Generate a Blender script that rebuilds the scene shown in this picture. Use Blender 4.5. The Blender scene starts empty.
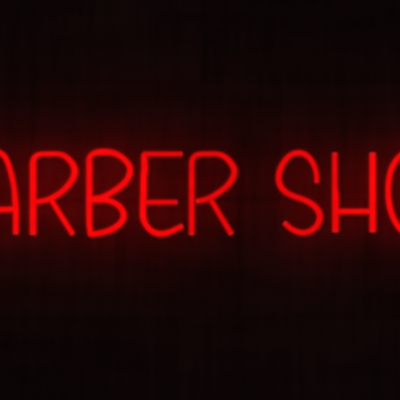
import bpy, bmesh, math, random
from mathutils import Vector, Matrix
random.seed(4)
S = 0.003                      # metres per photograph pixel: the sign's lettering is about 25 cm tall
STAND = 0.071                  # the tubes stand this far off the wall
CX, CY = 200.0, 200.0          # middle of the photographed patch of wall
def P(px, py, out=STAND):      # x to the right, z up, the wall's face is y = 0, the viewer is at negative y
    return Vector(((px - CX) * S, -out, (CY - py) * S + 1.9))

scene = bpy.context.scene
COL = scene.collection
# ------------------------------------------------------------------ camera, world, exposure
cam_d = bpy.data.cameras.new("camera")
cam = bpy.data.objects.new("camera", cam_d)
COL.objects.link(cam)
cam_d.lens = 135; cam_d.sensor_width = 36
cam.location = (0, -STAND - 4.5, 1.9)
cam.rotation_euler = (math.radians(90), 0, 0)
cam_d.clip_start = 0.05; cam_d.clip_end = 200
cam_d.dof.use_dof = True       # the photograph is a little soft
cam_d.dof.focus_distance = 4.0
cam_d.dof.aperture_fstop = 1.75
cam_d.dof.aperture_blades = 0
scene.camera = cam
scene.render.resolution_x = 1024; scene.render.resolution_y = 1024
scene.view_settings.view_transform = 'Standard'
scene.view_settings.look = 'None'
scene.view_settings.exposure = 0
scene.view_settings.gamma = 1
world = bpy.data.worlds.new("World")
scene.world = world
world.use_nodes = True
bg = world.node_tree.nodes["Background"]
bg.inputs[0].default_value = (1.0, 0.70, 0.68, 1)
bg.inputs[1].default_value = 0.0128   # night: next to nothing besides the tubes
scene.render.engine = 'CYCLES'
scene.cycles.max_bounces = 4; scene.cycles.diffuse_bounces = 2; scene.cycles.glossy_bounces = 2
scene.cycles.transparent_max_bounces = 12

# ------------------------------------------------------------------ helpers
def link(o, parent=None):
    COL.objects.link(o)
    if parent: o.parent = parent
    return o
def mesh_obj(name, bm, mat, parent=None, smooth=True):
    me = bpy.data.meshes.new(name)
    bmesh.ops.recalc_face_normals(bm, faces=bm.faces)
    bm.to_mesh(me); bm.free()
    for p in me.polygons: p.use_smooth = smooth
    me.materials.append(mat)
    return link(bpy.data.objects.new(name, me), parent)
def new_mat(name):
    m = bpy.data.materials.new(name); m.use_nodes = True
    return m, m.node_tree.nodes, m.node_tree.links, m.node_tree.nodes["Principled BSDF"]

# ------------------------------------------------------------------ wall material: blocks under many coats of dark paint
wm, N, L, B = new_mat("dark_painted_block")
tc = N.new("ShaderNodeTexCoord")
def noise(scale, detail, mapscale, rough=0.6):
    mp = N.new("ShaderNodeMapping"); mp.inputs["Scale"].default_value = mapscale
    n = N.new("ShaderNodeTexNoise"); n.inputs["Scale"].default_value = scale
    n.inputs["Detail"].default_value = detail; n.inputs["Roughness"].default_value = rough
    L.new(tc.outputs["Object"], mp.inputs[0]); L.new(mp.outputs[0], n.inputs["Vector"])
    return n.outputs["Fac"]
def math_node(op, a, b):
    m = N.new("ShaderNodeMath"); m.operation = op
    for i, v in enumerate((a, b)):
        if isinstance(v, (int, float)): m.inputs[i].default_value = v
        else: L.new(v, m.inputs[i])
    return m.outputs[0]
streak = noise(9, 5, (3.2, 1, 0.35))      # roller streaks, up and down
cross = noise(5, 4, (0.5, 1, 3.4))         # worn bands from side to side
patch = noise(3.2, 4, (1, 1, 1.2))
grain = noise(190, 3, (1, 1, 1))
v = math_node('ADD', math_node('MULTIPLY', streak, 0.52), math_node('MULTIPLY', patch, 0.36))
v = math_node('ADD', v, math_node('MULTIPLY', math_node('SUBTRACT', cross, 0.5), 0.42))
v = math_node('ADD', v, math_node('MULTIPLY', grain, 0.12))
att = N.new("ShaderNodeAttribute"); att.attribute_name = "block_tone"
v = math_node('ADD', v, att.outputs["Fac"])
cr = N.new("ShaderNodeValToRGB")
cr.color_ramp.elements[0].position = 0.22; cr.color_ramp.elements[0].color = (0.115, 0.078, 0.076, 1)
cr.color_ramp.elements[1].position = 0.80; cr.color_ramp.elements[1].color = (0.395, 0.270, 0.264, 1)
L.new(v, cr.inputs[0]); L.new(cr.outputs[0], B.inputs["Base Color"])
B.inputs["Roughness"].default_value = 0.85
B.inputs["Specular IOR Level"].default_value = 0.15
bp = N.new("ShaderNodeBump"); bp.inputs["Strength"].default_value = 0.22; bp.inputs["Distance"].default_value = 0.0012
hsum = math_node('ADD', math_node('MULTIPLY', grain, 0.5), math_node('MULTIPLY', noise(45, 5, (1.6, 1, 0.8)), 1.0))
L.new(hsum, bp.inputs["Height"]); L.new(bp.outputs[0], B.inputs["Normal"])

# ------------------------------------------------------------------ wall: a sheet of blocks, the joints filled nearly flush by paint
def build_wall():
    bm = bmesh.new()
    tone = bm.faces.layers.float.new("block_tone")
    ch, bw = 120.0, 126.0           # course height and block length in photograph pixels
    jw, jd, bev = 0.8, 0.0002, 1.2 # half joint, joint depth, rounded arris
    rows = range(-6, 7); cols = range(-9, 11)
    vc = {}
    def V(x, y, d):
        k = (round(x, 3), round(y, 3), round(d, 5))
        if k not in vc: vc[k] = bm.verts.new(P(x, y, -d))
        return vc[k]
    for r in rows:
        y0 = 80 + r * ch - ch; y1 = y0 + ch
        off = {0: 81, 1: 33, 2: 118, 3: 54}[r % 4]
        for c in cols:
            x0 = -3 + off + c * bw; x1 = x0 + bw
            t = random.uniform(-0.05, 0.05)
            o = [(x0, y0), (x1, y0), (x1, y1), (x0, y1)]
            a = [(x0+jw, y0+jw), (x1-jw, y0+jw), (x1-jw, y1-jw), (x0+jw, y1-jw)]
            b = [(x0+jw+bev, y0+jw+bev), (x1-jw-bev, y0+jw+bev), (x1-jw-bev, y1-jw-bev), (x0+jw+bev, y1-jw-bev)]
            mid = lambda p, q: ((p[0]+q[0])/2, (p[1]+q[1])/2)
            tilt = [random.uniform(-0.0003, 0.0003) for _ in range(4)]
            fs = [bm.faces.new([bm.verts.new(P(*b[i], tilt[i])) for i in range(4)])]
            bf = list(fs[0].verts)
            av = [V(*a[i], jd) for i in range(4)]; ov = [V(*o[i], jd) for i in range(4)]
            for i in range(4):
                j = (i+1) % 4
                fs.append(bm.faces.new([bf[i], bf[j], av[j], av[i]]))
                fs.append(bm.faces.new([av[i], av[j], ov[j], ov[i]]))
            for k, f in enumerate(fs): f[tone] = t if k == 0 else t - 0.05
    # body of the wall behind the faces
    x0, x1 = -3 - 8*126 , -3 + 10*126
    y0, y1 = 80 - 7*120, 80 + 6*120
    q = [P(x0, y0, -0.004), P(x1, y0, -0.004), P(x1, y1, -0.004), P(x0, y1, -0.004)]
    w = [p + Vector((0, 0.19, 0)) for p in q]
    q = [bm.verts.new(p) for p in q]; w = [bm.verts.new(p) for p in w]
    bm.faces.new(q); bm.faces.new(w[::-1])
    for i in range(4):
        j = (i+1) % 4
        bm.faces.new([q[i], w[i], w[j], q[j]])
    me = bpy.data.meshes.new("wall"); 
    for f in bm.faces: 
        if f.normal.length == 0: f.normal_update()
    bm.normal_update()
    for f in bm.faces[:]:
        if len(f.verts) == 4 and f.calc_center_median().y < 0.0035 and f.normal.y > 0: f.normal_flip()
    bm.to_mesh(me); bm.free()
    me.materials.append(wm)
    return link(bpy.data.objects.new("wall", me))
wall = build_wall()
wall["label"] = "dark painted block wall lit dull red behind the glowing lettering"
wall["category"] = "wall"

# ------------------------------------------------------------------ sign materials
def glow_mat(name, power, col=(1.0, 0.0022, 0.0030)):
    m, N, L, B = new_mat(name)
    tc = N.new("ShaderNodeTexCoord"); n = N.new("ShaderNodeTexNoise")
    n.inputs["Scale"].default_value = 34; n.inputs["Detail"].default_value = 3
    mr = N.new("ShaderNodeMapRange")
    mr.inputs[1].default_value = 0.25; mr.inputs[2].default_value = 0.75
    mr.inputs[3].default_value = power * 0.88; mr.inputs[4].default_value = power * 1.09
    L.new(tc.outputs["Object"], n.inputs["Vector"]); L.new(n.outputs["Fac"], mr.inputs[0])
    B.inputs["Base Color"].default_value = (0.25, 0.02, 0.02, 1)
    B.inputs["Roughness"].default_value = 0.35
    B.inputs["Specular IOR Level"].default_value = 0.3
    B.inputs["Emission Color"].default_value = (*col, 1)
    L.new(mr.outputs[0], B.inputs["Emission Strength"])
    return m
GLOW = {k: glow_mat("red_neon_" + k, p) for k, p in
        (("full", 1.02), ("soft", 0.90))}
CAP = glow_mat("milky_end_cap", 0.75, (1.0, 0.013, 0.018))
jm = bpy.data.materials.new("milky_halo_layer"); jm.use_nodes = True     # added translucent sleeve that makes the close halo, lit by the tube inside it
nt = jm.node_tree; nt.nodes.remove(nt.nodes["Principled BSDF"])
tr = nt.nodes.new("ShaderNodeBsdfTransparent"); tl = nt.nodes.new("ShaderNodeBsdfTranslucent"); mx = nt.nodes.new("ShaderNodeMixShader")
tr.inputs[0].default_value = (1, 0.97, 0.97, 1); tl.inputs[0].default_value = (0.9, 0.85, 0.85, 1); mx.inputs[0].default_value = 0.19
nt.links.new(tr.outputs[0], mx.inputs[1]); nt.links.new(tl.outputs[0], mx.inputs[2])
nt.links.new(mx.outputs[0], nt.nodes["Material Output"].inputs[0])
sm, N_, L_, B_ = new_mat("dark_standoff")
B_.inputs["Base Color"].default_value = (0.22, 0.15, 0.15, 1); B_.inputs["Roughness"].default_value = 0.5

# ------------------------------------------------------------------ tube sweeping
def catmull(pts, n=10):
    if len(pts) == 2:
        a, b = pts; k = 14
        return [tuple(a[i] + (b[i]-a[i]) * t / k for i in range(3)) for t in range(k+1)]
    e = [tuple(2*pts[0][i]-pts[1][i] for i in range(3))] + list(pts) + [tuple(2*pts[-1][i]-pts[-2][i] for i in range(3))]
    out = []
    for s in range(1, len(e)-2):
        p0, p1, p2, p3 = e[s-1:s+3]
        d = lambda a, b: max(1e-3, math.hypot(a[0]-b[0], a[1]-b[1])) ** 0.5
        t0 = 0; t1 = d(p0, p1); t2 = t1 + d(p1, p2); t3 = t2 + d(p2, p3)
        for k in range(n):
            t = t1 + (t2-t1) * k / n
            q = []
            for i in range(3):
                A1 = (t1-t)/(t1-t0)*p0[i] + (t-t0)/(t1-t0)*p1[i]
                A2 = (t2-t)/(t2-t1)*p1[i] + (t-t1)/(t2-t1)*p2[i]
                A3 = (t3-t)/(t3-t2)*p2[i] + (t-t2)/(t3-t2)*p3[i]
                B1 = (t2-t)/(t2-t0)*A1 + (t-t0)/(t2-t0)*A2
                B2 = (t3-t)/(t3-t1)*A2 + (t-t1)/(t3-t1)*A3
                q.append((t2-t)/(t2-t1)*B1 + (t-t1)/(t2-t1)*B2)
            out.append(tuple(q))
    out.append(tuple(pts[-1]))
    return out
def sweep(path, seg=20, thick=0.87, deep=0.0080):                       # path: (x, y, width) in photograph pixels -> round tube
    bm = bmesh.new(); rings = []
    n = len(path)
    for i, (x, y, w) in enumerate(path):
        a = path[max(0, i-1)]; b = path[min(n-1, i+1)]
        T = Vector((b[0]-a[0], 0, -(b[1]-a[1]))).normalized()
        side = Vector((-T.z, 0, T.x)); out = Vector((0, -1, 0))
        c = P(x, y); r = w * S / 2 * thick; rd = deep
        rings.append([bm.verts.new(c + side * r * math.cos(2*math.pi*k/seg) + out * rd * math.sin(2*math.pi*k/seg)) for k in range(seg)])
    for i in range(n-1):
        for k in range(seg):
            bm.faces.new([rings[i][k], rings[i][(k+1) % seg], rings[i+1][(k+1) % seg], rings[i+1][k]])
    bm.faces.new(rings[0]); bm.faces.new(rings[-1][::-1])
    return bm
def cap_mesh(end, prev):                       # short rounded cap over a free tube end
    dx, dy = end[0]-prev[0], end[1]-prev[1]; d = math.hypot(dx, dy); dx /= d; dy /= d
    w = end[2]
    prof = [(-0.8, 1.04), (0.3, 1.04), (0.8, 0.96), (1.15, 0.72), (1.3, 0.35)]
    return sweep([(end[0]+dx*a, end[1]+dy*a, w*f) for a, f in prof])
def stand_mesh(x, y):
    bm = bmesh.new()
    for r, a, b in ((0.0030, -0.0006, STAND - 0.006), (0.0042, -0.0006, 0.004), (0.0058, STAND - 0.0125, STAND - 0.005)):
        ra = []; rb = []
        for k in range(16):
            o = Vector((math.cos(k*math.pi/8)*r, 0, math.sin(k*math.pi/8)*r))
            ra.append(bm.verts.new(P(x, y, a) + o)); rb.append(bm.verts.new(P(x, y, b) + o))
        for k in range(16): bm.faces.new([ra[k], ra[(k+1) % 16], rb[(k+1) % 16], rb[k]])
        bm.faces.new(ra); bm.faces.new(rb[::-1])
    return bm

sign = bpy.data.objects.new("neon_sign", None); COL.objects.link(sign)
sign["label"] = "glowing red neon sign of hand-drawn capital letters reading BARBER SHOP on the dark wall"
sign["category"] = "neon sign"

def letter(label, strokes, stands):
    """strokes: (points, glow, cap at start, cap at end); the first stroke is the letter, the rest its children"""
    root = None
    for pts, glow, c0, c1 in strokes:
        path = catmull(pts)
        o = mesh_obj("letter" if root is None else "tube", sweep(path), GLOW[glow], sign if root is None else root)
        if root is None:
            root = o; root["label"] = label
        jp = list(path)
        for end, on in ((0, c0), (-1, c1)):
            if on:
                p, q = jp[end], jp[1 if end == 0 else -2]; d = math.hypot(p[0]-q[0], p[1]-q[1])
                e = (p[0] + (p[0]-q[0])/d*1.9, p[1] + (p[1]-q[1])/d*1.9, p[2] * 0.8)
                jp = [e] + jp if end == 0 else jp + [e]
        jp = [(x, y, w + 3.3) for x, y, w in jp]
        mesh_obj("halo_sleeve", sweep(jp, 24, 1.0, 0.0125), jm, root)  # wider sleeve added around the stroke for its soft halo
        if c0: mesh_obj("end_cap", cap_mesh(path[0], path[1]), CAP, root)
        if c1: mesh_obj("end_cap", cap_mesh(path[-1], path[-2]), CAP, root)
    for x, y in stands: mesh_obj("standoff", stand_mesh(x, y), sm, root)
    return root

def sh(pts, dx): return [(p[0]+dx,) + tuple(p[1:]) for p in pts]
# --- letter B
B_stem = [(89.1, 158.6, 5.4), (89.3, 163, 6.0), (89.3, 180, 6.0), (89.3, 198, 6.3), (89.2, 214, 6.0), (89.5, 226, 5.6), (90.7, 236.2, 5.0)]
B_top = [(89.2, 162, 5.8), (89.3, 158.4, 5.4), (91.6, 154.9, 5.2), (96, 152.7, 6.0), (104, 151.9, 6.4), (111, 152.4, 6.2), (117, 154.4, 5.8), (123, 158.3, 5.6), (128, 163.6, 5.8), (130.2, 169.2, 6.0),
         (128.9, 176, 6.2), (125.5, 181.8, 6.2), (120.5, 186.4, 6.0), (114, 191, 5.7), (107, 195.0, 5.6), (100, 198, 5.8), (91, 199.2, 6)]
B_low = [(91, 199.6, 6), (99, 199.6, 6.2), (107, 200.2, 5.6), (113.5, 202.4, 5.5), (119.2, 206.2, 5.8), (122.8, 211.3, 6), (123.5, 216.5, 6.2),
         (121.6, 221.6, 6.2), (117, 226.2, 6.2), (110.5, 229.9, 6.0), (103, 232.4, 5.8), (96.5, 233.7, 5.6), (90.4, 234.4, 5.4)]
# --- letter R
R_stem = [(33, 233.8, 6.6), (33, 215, 6.7), (33, 190, 6.7), (33, 170, 6.6), (33.0, 162.5, 6.4), (34.2, 158.2, 5.8), (37.0, 155.4, 5.0), (41, 154.1, 4.7), (48, 153.9, 4.7), (57, 153.9, 4.8),
          (62.5, 155.0, 5.2), (68, 158.6, 5.6), (72.4, 163.8, 6.2), (74.6, 169.3, 6.7), (74.2, 175, 6.6), (71.6, 180.6, 6.2), (67.0, 186.6, 6.0), (61.5, 191.8, 5.6), (55, 196.2, 5.5),
          (48.5, 199.4, 5.3), (42, 201, 5.0), (34, 202, 5.0)]
R_leg = [(50.6, 198.6, 4.8), (60, 214, 5.0), (72.4, 233.6, 5.2)]
# --- letter A (only its right half is in the photograph)
A_arch = [(-29.8, 233.6, 5.9), (-29.8, 207, 6.2), (-29, 194, 5.6), (-27.2, 184, 5.4), (-24.4, 173, 5.4), (-21, 163, 5.3), (-16.5, 156, 5.3), (-11, 151.9, 5.3), (-6.5, 151.1, 5.3), (-1.0, 152.2, 5.3),
          (3.6, 155.4, 5.4), (7.2, 161.2, 5.4), (10.2, 170, 5.4), (12.4, 179, 5.4), (14.2, 189, 5.4), (15.1, 199, 6.0), (15.7, 206, 6.2), (15.9, 215, 5.8), (15.9, 233.2, 5.8)]
A_bar = [(-29, 208.4, 5.4), (-8, 209.2, 5.6), (3, 209.6, 5.6), (15, 208.8, 5.0)]
letter("letter B at the far left, before the A, beyond the edge of the photo",
       [(sh(B_stem, -162), "full", 0, 0), (sh(B_top, -162), "full", 0, 0), (sh(B_low, -162), "full", 0, 0)],
       [(-72.7, 175), (-72.7, 220), (-32.5, 171)])
letter("letter A cut off by the left edge of the photo",
       [(A_arch, "full", 1, 1), (A_bar, "full", 0, 0)], [(-29.6, 220), (15.9, 222), (-6.5, 151.1)])
letter("letter R between the A and the B, its bowl joined to its stem",
       [(R_stem, "full", 1, 0), (R_leg, "full", 0, 1)], [(33, 177), (33, 221), (74.3, 171), (66, 223.5)])
letter("letter B between the first R and the E",
       [(B_stem, "full", 0, 0), (B_top, "full", 0, 0), (B_low, "full", 0, 0)], [(89.3, 175), (89.4, 220), (130, 170), (123, 214)])
letter("letter E with a rounded foot and straight top and middle bars",
       [([(144.0, 153.2, 4.4), (144.1, 154.6, 5.6), (144.3, 160, 6.4), (144.5, 165, 6.6), (144.7, 168.5, 6.9), (144.0, 172.5, 6.4), (143.6, 182, 6.5), (143.5, 195, 6.8), (143.1, 202, 6.4), (142.9, 210, 6.2), (143.2, 217.5, 6.4),
          (144.9, 222.8, 6.0), (148.6, 228.2, 5.8), (153.6, 232.1, 5.8), (159.6, 233.7, 5.8), (165.5, 233.2, 5.6), (171, 231.5, 5.4), (176.6, 228.8, 5.2), (181.8, 226.3, 5.2)], "full", 0, 1),
        ([(142.9, 154.1, 4.0), (144.5, 154.0, 4.7), (150, 154, 4.7), (165, 154, 4.7), (181.3, 154, 4.5)], "soft", 0, 1),
        ([(145, 202.3, 4.6), (160, 202.2, 4.5), (176.2, 202.2, 4.4)], "soft", 0, 1)],
       [(143.8, 165), (143.2, 212), (172, 154), (170, 202.2), (174, 230)])
letter("letter R after the E, its bowl ending just short of its stem",
       [([(191.7, 233.8, 5.3), (191.7, 215, 5.4), (191.7, 190, 5.4), (191.8, 170, 5.3), (192, 162, 5.3), (193.2, 158, 5.0), (196, 155.3, 4.8), (200, 154.1, 4.7), (208, 153.9, 4.7), (216, 153.9, 4.8),
          (221.6, 155.2, 5.2), (227.2, 158.8, 5.5), (231.6, 164, 5.8), (234.2, 169.4, 6.0), (233.9, 175, 6.0), (231.2, 180.6, 5.8), (226.8, 186.2, 5.6), (221, 191, 5.4), (214.5, 195.2, 5.3),
          (208, 198.6, 5.2), (202.5, 200.2, 4.8), (197.2, 201.1, 4.4)], "soft", 1, 1),
        ([(210, 198.4, 4.7), (220, 215, 5.0), (231.1, 233.4, 5.3)], "soft", 0, 1)],
       [(191.7, 177), (191.7, 221), (234, 172), (225, 223.4)])
letter("letter S, first of the second word",
       [([(316.8, 181.6, 4.7), (316.5, 175, 4.7), (315.1, 168.4, 4.8), (312.3, 162.2, 5.0), (308.5, 157.1, 5.3), (303.6, 153.8, 5.4), (298, 152.8, 5.4), (292.4, 154.2, 5.4), (287.4, 157.8, 5.5), (283.2, 163.2, 5.6),
          (280.3, 169.4, 5.8), (278.8, 175.6, 6.0), (279.1, 181.8, 6.0), (281.8, 188, 6.0), (286.5, 192.6, 5.6), (293, 195.9, 5.4), (300.5, 198.5, 5.4), (307.5, 201.5, 5.5), (313.8, 205.6, 5.8),
          (318.2, 210.8, 6.0), (319.9, 216.5, 6.2), (318.6, 222.4, 6.0), (315, 227.6, 5.6), (309.6, 231.4, 5.4), (303.2, 232.8, 5.4), (296.8, 231.6, 5.2), (290.4, 228.2, 5.0), (285.0, 223.3, 4.9)], "soft", 1, 1)],
       [(298, 152.9), (279.3, 178), (319.7, 216), (293, 229.5)])
letter("letter H, its left post slimmer at the top than its right post",
       [([(334.8, 153.8, 5.2), (334.8, 170, 5.3), (334.9, 188, 5.6), (335.4, 196, 6.6), (335.5, 212, 6.7), (335.5, 231, 6.6)], "soft", 1, 1),
        ([(372.6, 153.8, 6.5), (372.6, 190, 6.8), (372.6, 231, 6.4)], "full", 1, 1),
        ([(337, 211.5, 5.2), (355, 211.4, 5.3), (371, 211.4, 5.3)], "full", 0, 0)],
       [(335, 172), (335.5, 222), (372.6, 172), (372.6, 222)])
O_left = [(408.5, 152.4, 5.4), (403.5, 153.6, 5.4), (398.6, 157.2, 5.5), (394.4, 162.8, 5.6), (391.2, 169.6, 5.6), (389.2, 178, 5.7), (388.3, 187, 5.7), (388.5, 197, 5.7), (389.6, 206, 5.7),
          (392, 214.8, 5.7), (395.6, 222.4, 5.6), (400.2, 228.8, 5.5), (405, 232.4, 5.5), (410, 233.6, 5.5)]
O_all = O_left + [(817 - x, y, w) for x, y, w in (O_left[-2::-1])]
O_all = O_all[:-1] + [(408.5, 152.4, 5.4)]
letter("letter O cut off by the right edge of the photo", [(O_all, "full", 0, 0)], [(388.3, 190), (428.7, 190)])
letter("letter P at the far right, after the O, beyond the edge of the photo",
       [(sh(R_stem, 414), "full", 1, 0)], [(447, 177), (447, 221), (488.3, 171)])
